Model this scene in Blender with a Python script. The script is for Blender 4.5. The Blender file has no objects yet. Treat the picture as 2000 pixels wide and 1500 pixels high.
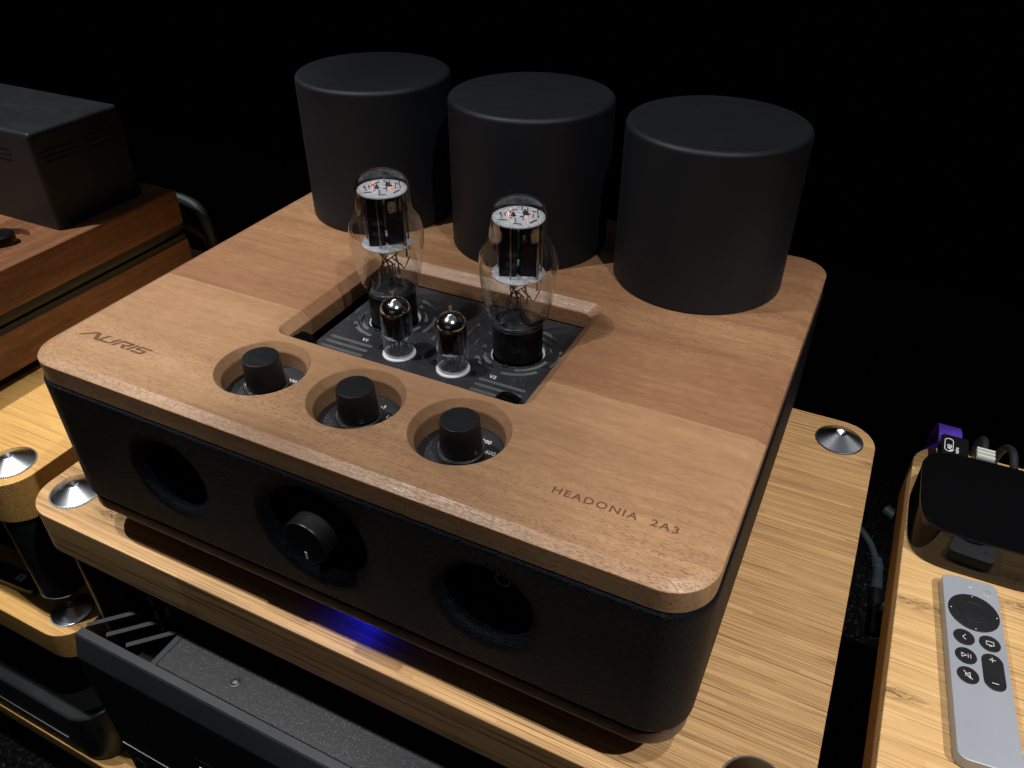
import bpy, bmesh, math, random
from mathutils import Vector, Matrix
S = 0.001                       # everything below is written in millimetres
random.seed(7)
scene = bpy.context.scene
col = scene.collection
sin, cos, pi, rad = math.sin, math.cos, math.pi, math.radians

# ------------------------------------------------------------------ camera
cam_d = bpy.data.cameras.new('camera')
cam_d.sensor_width = 36.0
cam_d.lens = 36.0 * 0.77035
cam_d.clip_start = 0.01
cam_d.clip_end = 60.0
cam = bpy.data.objects.new('camera', cam_d)
col.objects.link(cam)
scene.camera = cam
_y, _p, _r = -0.4552, 0.6297, 0.002
_f = Vector((sin(_y) * cos(_p), cos(_y) * cos(_p), -sin(_p)))
_rt = Vector((cos(_y), -sin(_y), 0))
_up = _rt.cross(_f)
_r2 = cos(_r) * _rt + sin(_r) * _up
_u2 = -sin(_r) * _rt + cos(_r) * _up
M = Matrix((_r2, _u2, -_f)).transposed().to_4x4()
M.translation = Vector((448.85, -227.9, 269.6)) * S
cam.matrix_world = M

# ------------------------------------------------------------------ world, view
world = bpy.data.worlds.new('World')
scene.world = world
world.use_nodes = True
world.node_tree.nodes['Background'].inputs[0].default_value = (0.35, 0.42, 0.55, 1)
world.node_tree.nodes['Background'].inputs[1].default_value = 0.004
scene.view_settings.view_transform = 'Standard'
scene.view_settings.look = 'None'
scene.view_settings.exposure = 0.0
scene.view_settings.gamma = 1.0
scene.cycles.max_bounces = 10
scene.cycles.transparent_max_bounces = 24
scene.cycles.sample_clamp_indirect = 4.0

# ------------------------------------------------------------------ lights (ceiling spots, added broad fill)
def spot(name, loc, target, watts, angle, blend=0.35, radius=9, color=(1, 0.97, 0.93)):
    d = bpy.data.lights.new(name, 'SPOT')
    d.energy = watts
    d.color = color
    d.spot_size = rad(angle)
    d.spot_blend = blend
    d.shadow_soft_size = radius * S
    o = bpy.data.objects.new(name, d)
    col.objects.link(o)
    o.location = Vector(loc) * S
    o.rotation_euler = (Vector(target) - Vector(loc)).to_track_quat('-Z', 'Y').to_euler()
    return o
spot('ceiling_spot', (-90, -62, 850), (190, 60, -50), 21.5, 54)
spot('ceiling_spot', (593, -88, 850), (380, 60, -80), 14.8, 52)
spot('ceiling_spot', (-420, -45, 850), (-270, 80, -150), 33, 56)
spot('ceiling_spot', (1030, -60, 850), (640, 120, -150), 36, 40)

def area(name, loc, target, watts, sx, sy, color):
    d = bpy.data.lights.new(name, 'AREA')
    d.shape = 'RECTANGLE'
    d.size, d.size_y = sx * S, sy * S
    d.energy = watts
    d.color = color
    o = bpy.data.objects.new(name, d)
    col.objects.link(o)
    o.location = Vector(loc) * S
    o.rotation_euler = (Vector(target) - Vector(loc)).to_track_quat('-Z', 'Y').to_euler()
area('room_glow', (500, -2600, 1300), (215, 0, -60), 0.5, 1800, 900, (0.72, 0.82, 1.0))  # added front fill, stands in for the room's own light
area('ceiling_glow', (200, 300, 1900), (200, 300, 0), 1.9, 2600, 2600, (0.80, 0.88, 1.0))  # added overhead fill, stands in for light coming off the ceiling

# ------------------------------------------------------------------ node helpers
class NT:
    def __init__(self, name):
        self.m = bpy.data.materials.new(name)
        self.m.use_nodes = True
        self.t = self.m.node_tree
        self.b = self.t.nodes['Principled BSDF']
        self.out = self.t.nodes['Material Output']
    def n(self, kind, **kw):
        nd = self.t.nodes.new(kind)
        for k, v in kw.items():
            if k.startswith('i_'):
                key = k[2:]
                key = int(key) if key.isdigit() else key.replace('_', ' ')
                self.set(nd, key, v)
            else:
                setattr(nd, k, v)
        return nd
    def set(self, nd, key, v):
        s = nd.inputs[key]
        if isinstance(v, bpy.types.NodeSocket):
            self.t.links.new(v, s)
        else:
            s.default_value = v
    def pos(self, scale=(1, 1, 1), rot=(0, 0, 0), loc=(0, 0, 0)):
        # object coordinates in millimetres, stretched
        if not hasattr(self, 'tc'):
            self.tc = self.n('ShaderNodeTexCoord')
        mp = self.n('ShaderNodeMapping')
        mp.inputs['Scale'].default_value = [s * 1000 for s in scale]
        mp.inputs['Rotation'].default_value = rot
        mp.inputs['Location'].default_value = loc
        self.t.links.new(self.tc.outputs['Object'], mp.inputs['Vector'])
        return mp.outputs[0]
    def noise(self, vec, scale=1.0, detail=3.0, rough=0.55, dist=0.0):
        nd = self.n('ShaderNodeTexNoise')
        nd.inputs['Scale'].default_value = scale
        nd.inputs['Detail'].default_value = detail
        nd.inputs['Roughness'].default_value = rough
        nd.inputs['Distortion'].default_value = dist
        self.t.links.new(vec, nd.inputs['Vector'])
        return nd.outputs['Fac']
    def voro(self, vec, scale=1.0, feature='F1', rand=1.0):
        nd = self.n('ShaderNodeTexVoronoi', feature=feature)
        nd.inputs['Scale'].default_value = scale
        nd.inputs['Randomness'].default_value = rand
        self.t.links.new(vec, nd.inputs['Vector'])
        return nd
    def ramp(self, fac, stops, interp='LINEAR'):
        nd = self.n('ShaderNodeValToRGB')
        nd.color_ramp.interpolation = interp
        e = nd.color_ramp.elements
        while len(e) < len(stops):
            e.new(0.5)
        for el, (p, c) in zip(e, stops):
            el.position = p
            el.color = (c[0], c[1], c[2], 1) if isinstance(c, (tuple, list)) else (c, c, c, 1)
        self.t.links.new(fac, nd.inputs[0])
        return nd.outputs[0]
    def math(self, op, a, b=0.0, c=0.0, clamp=False):
        nd = self.n('ShaderNodeMath', operation=op, use_clamp=clamp)
        for i, v in enumerate((a, b, c)):
            self.set(nd, i, v)
        return nd.outputs[0]
    def mix(self, fac, a, b, mode='MIX'):
        nd = self.n('ShaderNodeMix', data_type='RGBA', blend_type=mode)
        for sock, v in ((nd.inputs[0], fac), (nd.inputs[6], a), (nd.inputs[7], b)):
            if isinstance(v, bpy.types.NodeSocket):
                self.t.links.new(v, sock)
            elif isinstance(v, (int, float)):
                sock.default_value = v if sock == nd.inputs[0] else (v, v, v, 1)
            else:
                sock.default_value = (v[0], v[1], v[2], 1)
        return nd.outputs[2]
    def sep(self, vec):
        nd = self.n('ShaderNodeSeparateXYZ')
        self.t.links.new(vec, nd.inputs[0])
        return nd.outputs
    def bump(self, h, strength=0.3, dist=0.2, nrm=None):
        nd = self.n('ShaderNodeBump')
        nd.inputs['Strength'].default_value = strength
        nd.inputs['Distance'].default_value = dist * S
        self.t.links.new(h, nd.inputs['Height'])
        if nrm is not None:
            self.t.links.new(nrm, nd.inputs['Normal'])
        return nd.outputs[0]
    def fin(self, **kw):
        for k, v in kw.items():
            key = k.replace('_', ' ')
            s = self.b.inputs[key]
            if isinstance(v, bpy.types.NodeSocket):
                self.t.links.new(v, s)
            elif isinstance(v, tuple) and len(v) == 3 and s.type == 'RGBA':
                s.default_value = (v[0], v[1], v[2], 1)
            else:
                s.default_value = v
        return self.m

def simple(name, color, rough=0.5, metal=0.0, spec=0.5, **kw):
    return NT(name).fin(Base_Color=color, Roughness=rough, Metallic=metal, Specular_IOR_Level=spec, **kw)

# ------------------------------------------------------------------ materials
def walnut(name, c_light, c_mid, c_dark, seed=0.0, pore=0.55, stripe=1.0, rough=0.38, turn=False, zones=None, zone_col=None):
    n = NT(name)
    if turn:
        base_pos = n.pos
        n.pos = lambda sc=(1, 1, 1), rot=(0, 0, 0), loc=(0, 0, 0): base_pos((sc[1], sc[0], sc[2]), rot, loc)
    big = n.noise(n.pos((0.0035, 0.022, 0.022), loc=(seed, seed * 2, 0)), 1, 4, 0.55, 0.9)
    band = n.noise(n.pos((0.0055, 0.085, 0.085), loc=(seed * 3, 1, 0)), 1, 3, 0.6, 0.5)
    fine = n.noise(n.pos((0.05, 0.75, 0.75), loc=(seed, 4, 2)), 1, 3, 0.6, 0.2)
    k = n.math('ADD', n.math('MULTIPLY', big, 0.55 * stripe), n.math('MULTIPLY', band, 0.45 * stripe))
    base = n.ramp(k, [(0.36, c_dark), (0.47, c_mid), (0.60, c_light)])
    if zones:
        yy = n.math('ADD', n.math('MULTIPLY', n.sep(n.pos((1, 1, 1)))[1], 1 / 400.0), 0.5)
        yy = n.math('ADD', yy, n.math('MULTIPLY', n.math('SUBTRACT', n.noise(n.pos((0.004, 0.012, 0.01), loc=(seed, 1, 1)), 1, 2), 0.5), 0.10))
        base = n.mix(n.math('MULTIPLY', n.ramp(yy, [(p_, a_) for p_, a_, _ in zones]), 0.62), base, zone_col)
        zpore = n.ramp(yy, [(p_, c_) for p_, _, c_ in zones])
    # ribbon figure across the grain, faint
    fig = n.noise(n.pos((0.06, 0.02, 0.02), loc=(2, seed, 0)), 1, 2, 0.5, 0.3)
    base = n.mix(n.ramp(fig, [(0.42, 0.0), (0.62, 0.16)]), base, c_dark)
    base = n.mix(n.ramp(fine, [(0.35, 0.38), (0.6, 0.0)]), base, c_dark)
    yl = n.math('ADD', n.sep(n.pos((1, 1, 1)))[1], n.math('MULTIPLY', n.noise(n.pos((0.0045, 0.012, 0.01), loc=(seed * 2, 6, 1)), 1, 2, 0.5, 0.4), 60.0))
    fr = n.math('FRACT', n.math('DIVIDE', yl, 8.5))
    ln = n.math('MULTIPLY', n.ramp(fr, [(0.0, 1.0), (0.05, 0.6), (0.22, 0.0), (0.93, 0.0), (1.0, 1.0)]), n.ramp(n.noise(n.pos((0.008, 0.03, 0.03), loc=(4, seed, 7)), 1, 2), [(0.40, 0.04), (0.62, 0.42)]))
    base = n.mix(ln, base, tuple(v * 0.8 for v in c_dark))
    mott = n.noise(n.pos((0.10, 0.28, 0.28), loc=(seed, 9, 4)), 1, 3, 0.6, 0.4)
    base = n.mix(n.ramp(mott, [(0.45, 0.0), (0.66, 0.16)]), base, tuple(min(1.0, v * 1.18) for v in c_light))
    # open pores: short dark dashes running with the grain
    zone = n.ramp(n.noise(n.pos((0.006, 0.05, 0.05), loc=(9, seed, 0)), 1, 2), [(0.36, 0.15), (0.6, 1.0)])
    p1 = n.noise(n.pos((0.40, 1.65, 1.65), loc=(seed, 3, 5)), 1, 2, 0.5, 0.35)
    p2 = n.noise(n.pos((0.13, 1.5, 1.5), loc=(seed, 8, 1)), 1, 2, 0.5, 0.1)
    pm = n.math('MAXIMUM', n.ramp(p1, [(0.54, 0.0), (0.64, 0.9)]), n.ramp(p2, [(0.60, 0.0), (0.69, 0.6)]))
    if zones: zone = n.math('MULTIPLY', n.math('ADD', n.math('MULTIPLY', zone, 0.5), 0.5), zpore)
    pm = n.math('MULTIPLY', n.math('MULTIPLY', pm, zone), pore)
    colr = n.mix(pm, base, tuple(v * 0.6 for v in c_dark))
    h = n.math('SUBTRACT', n.math('MULTIPLY', fine, 0.25), pm)
    return n.fin(Base_Color=colr, Roughness=n.ramp(fine, [(0.3, rough + 0.1), (0.7, rough - 0.04)]),
                 Normal=n.bump(h, 0.35, 0.25), Specular_IOR_Level=0.4)

def bamboo(name, c_a, c_b, c_line, seed=0.0, sheen=0.42):
    n = NT(name)
    xyz = n.sep(n.pos((1, 1, 1)))
    # slow wobble so that strips are not ruler straight
    wob = n.math('MULTIPLY', n.math('SUBTRACT', n.noise(n.pos((0.004, 0.02, 0.02), loc=(seed, 0, 0)), 1, 1), 0.5), 1.2)
    yy = n.math('ADD', xyz[1], wob)
    strip = n.math('FLOOR', n.math('DIVIDE', yy, 2.8))
    wn = n.n('ShaderNodeTexWhiteNoise', noise_dimensions='2D')
    cmb = n.n('ShaderNodeCombineXYZ')
    n.set(cmb, 0, strip)
    xs = n.math('FLOOR', n.math('DIVIDE', n.math('ADD', xyz[0], n.math('MULTIPLY', strip, 57.7)), 150.0))
    n.set(cmb, 1, n.math('ADD', xs, seed * 10.0 + 3))
    n.set(wn, 'Vector', cmb.outputs[0])
    tone = wn.outputs['Value']
    fib = n.noise(n.pos((0.010, 1.45, 0.5), loc=(seed, 2, 1)), 1, 3, 0.6, 0.0)
    fib2 = n.noise(n.pos((0.006, 0.5, 0.22), loc=(seed, 7, 1)), 1, 3, 0.6, 0.0)
    base = n.mix(n.math('ADD', n.math('MULTIPLY', tone, 0.55), n.math('MULTIPLY', fib2, 0.5)), c_a, c_b)
    line = n.ramp(fib, [(0.385, 0.85), (0.47, 0.0)])
    base = n.mix(line, base, c_line)
    line2 = n.ramp(fib2, [(0.33, 0.3), (0.42, 0.0)])
    base = n.mix(line2, base, c_line)
    # joint between strips
    fr = n.math('FRACT', n.math('DIVIDE', yy, 2.8))
    jn = n.math('LESS_THAN', fr, 0.05)
    base = n.mix(n.math('MULTIPLY', jn, 0.35), base, c_line)
    # nodes (knuckles): short brown smudges
    vor = n.voro(n.pos((0.0095, 0.030, 0.030), loc=(seed * 1.7, 0.3, 0)), 1.0)
    nodeblob = n.ramp(vor.outputs['Distance'], [(0.08, 1.0), (0.20, 0.0)])
    crack = n.noise(n.pos((0.16, 0.75, 0.75), loc=(seed, 0, 3)), 1, 3, 0.6, 0.8)
    kn = n.math('MULTIPLY', nodeblob, n.ramp(crack, [(0.40, 0.95), (0.56, 0.15)]))
    base = n.mix(kn, base, tuple(v * 0.55 for v in c_line))
    return n.fin(Base_Color=base, Roughness=n.ramp(fib, [(0.3, sheen + 0.12), (0.7, sheen)]),
                 Normal=n.bump(fib, 0.10, 0.15), Specular_IOR_Level=0.45)

# zones across the board: (position, share of the zone colour, pore density)
M_front_wood = walnut('sapele_front', (0.405, 0.245, 0.134), (0.330, 0.188, 0.098), (0.240, 0.128, 0.067), 1.3, 0.9,
                      zones=[(0.05, 0.0, 1.0), (0.16, 0.15, 0.9), (0.23, 0.75, 0.25), (0.36, 0.8, 0.18)], zone_col=(0.280, 0.155, 0.086))
M_rear_wood = walnut('sapele_rear', (0.335, 0.195, 0.098), (0.260, 0.138, 0.070), (0.185, 0.088, 0.046), 5.1, 0.8,
                     zones=[(0.36, 1.0, 0.15), (0.47, 0.85, 0.3), (0.58, 0.15, 0.8), (0.76, 0.0, 1.0), (0.88, 0.9, 0.2)], zone_col=(0.200, 0.093, 0.051))
M_walnut = walnut('dark_walnut', (0.34, 0.155, 0.075), (0.23, 0.098, 0.045), (0.13, 0.05, 0.024), 8.3, 0.25, turn=True)
M_rim = walnut('rim_wood', (0.16, 0.085, 0.05), (0.12, 0.06, 0.036), (0.07, 0.035, 0.02), 2.3, 0.25, rough=0.32)
M_bamboo = bamboo('bamboo_middle', (0.42, 0.23, 0.095), (0.68, 0.43, 0.195), (0.17, 0.082, 0.032), 0.4)
M_bamboo_r = bamboo('bamboo_right', (0.55, 0.33, 0.14), (0.76, 0.50, 0.225), (0.30, 0.155, 0.06), 2.2)
M_bamboo_l = bamboo('bamboo_left', (0.62, 0.36, 0.11), (0.76, 0.46, 0.15), (0.42, 0.20, 0.055), 4.7)

def leather():
    n = NT('black_leather')
    v1 = n.voro(n.pos((0.62, 0.62, 0.85)), 1.0, 'DISTANCE_TO_EDGE')
    v2 = n.voro(n.pos((1.5, 1.5, 1.7), loc=(3, 1, 2)), 1.0, 'DISTANCE_TO_EDGE')
    w = n.noise(n.pos((0.05, 0.05, 0.11)), 1, 4, 0.6, 1.5)
    cr = n.ramp(v1.outputs['Distance'], [(0.0, 0.0), (0.22, 1.0)])
    cr2 = n.ramp(v2.outputs['Distance'], [(0.0, 0.0), (0.25, 1.0)])
    h = n.math('ADD', n.math('MULTIPLY', cr, 0.5), n.math('ADD', n.math('MULTIPLY', cr2, 0.25), n.math('MULTIPLY', w, 1.2)))
    c = n.mix(n.ramp(v2.outputs['Distance'], [(0.0, 1.0), (0.2, 0.0)]), (0.0034, 0.0043, 0.0068), (0.002, 0.0026, 0.004))
    return n.fin(Base_Color=c, Roughness=0.45, Normal=n.bump(h, 1.0, 0.6), Specular_IOR_Level=0.14, Specular_Tint=(0.7, 0.85, 1.0, 1))
M_leather = leather()

def powder(name, color, rough=0.55, grain=1.0, strength=0.25, specks=True, spec=0.45, scale=2.2, smear_amt=0.35):
    n = NT(name)
    g = n.noise(n.pos((scale, scale, scale)), 1, 2, 0.5)
    smear = n.noise(n.pos((0.02, 0.035, 0.02)), 1, 4, 0.6, 1.0)
    c = n.mix(n.ramp(smear, [(0.35, 0.0), (0.7, smear_amt)]), color, tuple(min(1, v * 1.5) for v in color))
    if specks:
        v = n.voro(n.pos((0.16, 0.16, 0.16), loc=(4, 2, 9)), 1.0)
        sp = n.ramp(v.outputs['Distance'], [(0.022, 0.4), (0.045, 0.0)])
        c = n.mix(sp, c, (0.35, 0.35, 0.36))
    return n.fin(Base_Color=c, Roughness=n.ramp(smear, [(0.3, rough - 0.14 * smear_amt), (0.7, rough + 0.22 * smear_amt)]),
                 Normal=n.bump(g, strength, 0.12 * grain), Specular_IOR_Level=spec)
M_cover = powder('matt_black_cover', (0.0046, 0.0058, 0.0086), 0.56, spec=0.34, strength=0.10, smear_amt=0.12)
M_knob = powder('matt_black_knob', (0.008, 0.0085, 0.010), 0.36, strength=0.06, spec=0.38)
def dusty_plate():
    n = NT('dusty_black_plate')
    g = n.noise(n.pos((2.2, 2.2, 2.2)), 1, 2)
    cl = n.noise(n.pos((0.05, 0.05, 0.05)), 1, 4, 0.6, 0.6)
    v = n.voro(n.pos((0.55, 0.55, 0.55), loc=(1, 5, 2)), 1.0)
    sp = n.math('MULTIPLY', n.ramp(v.outputs['Distance'], [(0.10, 0.9), (0.20, 0.0)]), n.ramp(n.noise(n.pos((0.08, 0.08, 0.08), loc=(7, 1, 1)), 1, 3), [(0.46, 0.0), (0.62, 1.0)]))
    c = n.mix(n.ramp(cl, [(0.38, 0.0), (0.68, 0.5)]), (0.011, 0.0122, 0.016), (0.035, 0.037, 0.043))
    c = n.mix(sp, c, (0.28, 0.28, 0.30))
    return n.fin(Base_Color=c, Roughness=0.5, Normal=n.bump(g, 0.25, 0.12), Specular_IOR_Level=0.45)
M_plate = dusty_plate()
M_box = powder('black_box', (0.0135, 0.016, 0.018), 0.45, strength=0.25, spec=0.4)
M_case = powder('grey_case', (0.019, 0.021, 0.026), 0.5, strength=0.3, scale=1.6, spec=0.3)
M_gloss = NT('gloss_black').fin(Base_Color=(0.003, 0.003, 0.0035), Roughness=0.035, Specular_IOR_Level=0.5)
M_satin = simple('satin_black', (0.006, 0.006, 0.007), 0.32)
M_matt = simple('dull_black', (0.004, 0.004, 0.0045), 0.8, spec=0.2)
M_void = simple('chassis_grey', (0.17, 0.175, 0.185), 0.55)

def pebble():
    n = NT('pebbled_black')
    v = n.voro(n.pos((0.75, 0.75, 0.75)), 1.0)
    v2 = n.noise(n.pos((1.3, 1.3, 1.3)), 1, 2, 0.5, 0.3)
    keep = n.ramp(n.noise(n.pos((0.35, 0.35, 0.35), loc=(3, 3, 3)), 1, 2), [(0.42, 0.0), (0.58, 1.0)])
    glint = n.math('MULTIPLY', n.ramp(v.outputs['Distance'], [(0.12, 1.0), (0.30, 0.0)]), keep)  # bright glints of the grain, painted into the base colour
    c = n.mix(glint, n.ramp(v2, [(0.4, (0.006, 0.007, 0.009)), (0.62, (0.020, 0.0215, 0.026))]), (0.12, 0.125, 0.14))
    return n.fin(Base_Color=c, Roughness=0.42, Normal=n.bump(v2, 0.5, 0.25), Specular_IOR_Level=0.35)
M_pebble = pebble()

def brushed(name, color, rough=0.22, aniso=0.85, streak=0.5):
    n = NT(name)
    tan = n.n('ShaderNodeTangent', direction_type='RADIAL', axis='Z')
    xyz = n.sep(n.pos((1, 1, 1)))
    cmb = n.n('ShaderNodeCombineXYZ')
    r2 = n.math('SQRT', n.math('ADD', n.math('POWER', xyz[0], 2.0), n.math('POWER', xyz[1], 2.0)))
    n.set(cmb, 0, n.math('MULTIPLY', r2, 4.0))
    g = n.noise(cmb.outputs[0], 1, 2)
    m = n.fin(Base_Color=color, Metallic=1.0, Roughness=n.ramp(g, [(0.3, rough + 0.05), (0.7, rough - 0.04)]), Anisotropic=aniso)
    n.t.links.new(tan.outputs[0], n.b.inputs['Tangent'])
    return m
M_cone = brushed('turned_steel', (0.60, 0.63, 0.68), 0.30, 0.8)
M_chrome = simple('chrome', (0.75, 0.76, 0.78), 0.1, 1.0)
M_steel = simple('bare_metal', (0.36, 0.37, 0.39), 0.42, 1.0)
M_screw = simple('dark_screw', (0.12, 0.125, 0.135), 0.4, 0.8)
M_unit = powder('unit_black', (0.02, 0.0215, 0.024), 0.3, strength=0.05, specks=False)
M_plug = simple('plug_metal', (0.20, 0.21, 0.20), 0.35, 0.7)
M_plug_rib = simple('plug_rib_metal', (0.75, 0.78, 0.75), 0.45, 0.3)
M_cut = simple('cut_edge', (0.36, 0.37, 0.39), 0.5)
M_washer = brushed('washer_metal', (0.20, 0.205, 0.22), 0.34, 0.6)
M_white = simple('white_ceramic', (0.78, 0.79, 0.82), 0.35)
M_print = simple('white_print', (0.72, 0.73, 0.75), 0.5)
M_engrave = simple('burnt_engraving', (0.105, 0.052, 0.03), 0.7, spec=0.2)
M_bakelite = simple('black_bakelite', (0.004, 0.004, 0.0045), 0.3, spec=0.35)
M_faint = simple('faint_print', (0.022, 0.022, 0.026), 0.4)
M_wire = simple('nickel_wire', (0.30, 0.29, 0.28), 0.25, 1.0)
M_anode = simple('carbon_anode', (0.012, 0.011, 0.016), 0.3, 0.6)
M_getter = simple('getter_mirror', (0.78, 0.77, 0.74), 0.14, 1.0)
M_blackplate = simple('blackened_plate', (0.010, 0.006, 0.005), 0.35, 0.3)
M_pin = simple('pin_metal', (0.32, 0.28, 0.22), 0.3, 1.0)

def glow(name, color, strength):
    return NT(name).fin(Base_Color=(0.2, 0.1, 0.08), Emission_Color=color, Emission_Strength=strength, Roughness=0.4)
M_filament = glow('glowing_filament', (1.0, 0.42, 0.27), 1.6)
M_led = glow('blue_lamp', (0.02, 0.03, 1.0), 6.0)

def mica():
    n = NT('mica_sheet')
    g = n.noise(n.pos((0.5, 0.5, 0.5)), 1, 5, 0.7, 1.0)
    g2 = n.noise(n.pos((2.4, 2.4, 2.4)), 1, 3, 0.6)
    c = n.ramp(n.math('ADD', n.math('MULTIPLY', g, 0.6), n.math('MULTIPLY', g2, 0.4)), [(0.40, (0.26, 0.27, 0.30)), (0.58, (0.72, 0.74, 0.80))])
    return n.fin(Base_Color=c, Roughness=0.3, Metallic=0.0, Normal=n.bump(g2, 0.5, 0.25))
M_mica = mica()

def glass(name, tint=(0.93, 0.94, 0.95), body=0.0):
    n = NT(name)
    tr = n.n('ShaderNodeBsdfTransparent'); tr.inputs[0].default_value = (*tint, 1)
    gl = n.n('ShaderNodeBsdfGlossy'); gl.inputs['Roughness'].default_value = 0.015
    gl.inputs[0].default_value = (0.95, 0.97, 1.0, 1)
    lw = n.n('ShaderNodeLayerWeight'); lw.inputs[0].default_value = 0.5
    # thin-wall glass: Schlick reflectance, the same from both sides
    fr = n.math('MULTIPLY_ADD', n.math('POWER', lw.outputs['Facing'], 2.1), 0.9, 0.075 + body)
    mx = n.n('ShaderNodeMixShader')
    n.t.links.new(fr, mx.inputs[0])
    n.t.links.new(tr.outputs[0], mx.inputs[1]); n.t.links.new(gl.outputs[0], mx.inputs[2])
    n.t.links.new(mx.outputs[0], n.out.inputs[0])
    return n.m
M_glass = glass('tube_glass')
def film(name='getter_film', z0=76.0, dz=18.0, top=0.75):
    n = NT(name)
    tr = n.n('ShaderNodeBsdfTransparent'); tr.inputs[0].default_value = (1, 1, 1, 1)
    pb = n.b; pb.inputs['Base Color'].default_value = (0.045, 0.036, 0.036, 1); pb.inputs['Metallic'].default_value = 0.9; pb.inputs['Roughness'].default_value = 0.18
    z = n.sep(n.pos((1, 1, 1)))[2]
    fade = n.math('ADD', n.ramp(n.math('DIVIDE', n.math('SUBTRACT', z, z0), dz), [(0.1, 0.0), (0.55, top * 0.83), (1.0, top)]),
                  n.math('MULTIPLY', n.math('SUBTRACT', n.noise(n.pos((0.13, 0.13, 0.05)), 1, 3), 0.5), 0.9), clamp=True)
    mx = n.n('ShaderNodeMixShader')
    n.t.links.new(fade, mx.inputs[0]); n.t.links.new(tr.outputs[0], mx.inputs[1]); n.t.links.new(pb.outputs[0], mx.inputs[2])
    n.t.links.new(mx.outputs[0], n.out.inputs[0])
    return n.m
M_film = film()
M_film_low = film('getter_film_low', 18.5, 12.0, 0.9)
M_glass_smoke = glass('smoked_glass', (0.22, 0.20, 0.19), 0.06)

def remote_alu():
    n = NT('silver_remote')
    g = n.noise(n.pos((3, 3, 3)), 1, 2)
    s = n.noise(n.pos((0.03, 0.02, 0.03)), 1, 3)
    c = n.ramp(s, [(0.3, (0.35, 0.38, 0.43)), (0.7, (0.39, 0.42, 0.47))])
    return n.fin(Base_Color=c, Metallic=0.35, Roughness=0.5, Normal=n.bump(g, 0.12, 0.1))
M_remote = remote_alu()
M_remote_side = simple('remote_side', (0.42, 0.43, 0.45), 0.35, 0.6)
M_button = powder('rubber_button', (0.010, 0.010, 0.012), 0.45, strength=0.05)
M_purple = simple('purple_cable', (0.055, 0.02, 0.28), 0.5)
M_blue_cable = simple('blue_grey_cable', (0.035, 0.05, 0.06), 0.5)
M_boot = simple('grey_rubber', (0.012, 0.012, 0.017), 0.6, spec=0.25)
M_teal = simple('teal_cable', (0.012, 0.026, 0.026), 0.6)
M_red = simple('red_cable', (0.05, 0.008, 0.006), 0.6)
M_sticker = simple('white_sticker', (0.5, 0.68, 0.85), 0.5)

def carpet():
    n = NT('speckled_carpet')
    v = n.noise(n.pos((0.18, 0.18, 0.18)), 1, 4, 0.7)
    c = n.ramp(v, [(0.48, (0.003, 0.003, 0.0035)), (0.62, (0.018, 0.0185, 0.02)), (0.72, (0.12, 0.125, 0.13))])
    return n.fin(Base_Color=c, Roughness=0.95, Normal=n.bump(v, 1.0, 4.0), Specular_IOR_Level=0.1)
M_carpet = carpet()
M_curtain = simple('black_cloth', (0.0015, 0.0015, 0.002), 1.0, spec=0.0)

# ------------------------------------------------------------------ geometry
class G:
    def __init__(s):
        s.v = []; s.f = []; s.mi = []
    def add(s, vs, fs, mi=0):
        b = len(s.v)
        s.v += [tuple(v) for v in vs]
        s.f += [tuple(i + b for i in f) for f in fs]
        s.mi += [mi] * len(fs)
        return s
    def loft(s, loops, cap0=True, cap1=True, mi=0, close=False):
        n = len(loops[0]); vs = [p for l in loops for p in l]; fs = []
        m = len(loops)
        for i in range(m if close else m - 1):
            j = (i + 1) % m
            for k in range(n):
                k2 = (k + 1) % n
                fs.append((i * n + k, i * n + k2, j * n + k2, j * n + k))
        if cap0: fs.append(tuple(range(n - 1, -1, -1)))
        if cap1: fs.append(tuple((m - 1) * n + k for k in range(n)))
        return s.add(vs, fs, mi)
    def lathe(s, prof, seg=48, c=(0, 0, 0), axis='z', mi=0, cap0=True, cap1=True):
        loops = []
        for r, z in prof:
            r = max(r, 0.001)
            lp = []
            for k in range(seg):
                a = 2 * pi * k / seg
                if axis == 'z':
                    lp.append((c[0] + r * cos(a), c[1] + r * sin(a), c[2] + z))
                elif axis == 'y':    # z of the profile runs along -y
                    lp.append((c[0] + r * cos(a), c[1] - z, c[2] + r * sin(a)))
            loops.append(lp)
        return s.loft(loops, cap0, cap1, mi)
    def tube(s, pts, r, seg=8, mi=0, caps=True):
        P = [Vector(p) for p in pts]; loops = []; prev = None
        for i, p in enumerate(P):
            t = (P[min(i + 1, len(P) - 1)] - P[max(i - 1, 0)]).normalized()
            if prev is None:
                a = Vector((0, 0, 1)) if abs(t.z) < 0.9 else Vector((1, 0, 0))
                u = t.cross(a).normalized()
            else:
                u = (prev - t * prev.dot(t)).normalized()
            prev = u; w = t.cross(u)
            rr = r[i] if isinstance(r, (list, tuple)) else r
            loops.append([tuple(p + (u * cos(2 * pi * k / seg) + w * sin(2 * pi * k / seg)) * rr) for k in range(seg)])
        return s.loft(loops, caps, caps, mi)
    def box(s, x0, x1, y0, y1, z0, z1, mi=0):
        vs = [(x, y, z) for z in (z0, z1) for y in (y0, y1) for x in (x0, x1)]
        return s.add(vs, [(0, 2, 3, 1), (4, 5, 7, 6), (0, 1, 5, 4), (2, 6, 7, 3), (0, 4, 6, 2), (1, 3, 7, 5)], mi)

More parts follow.
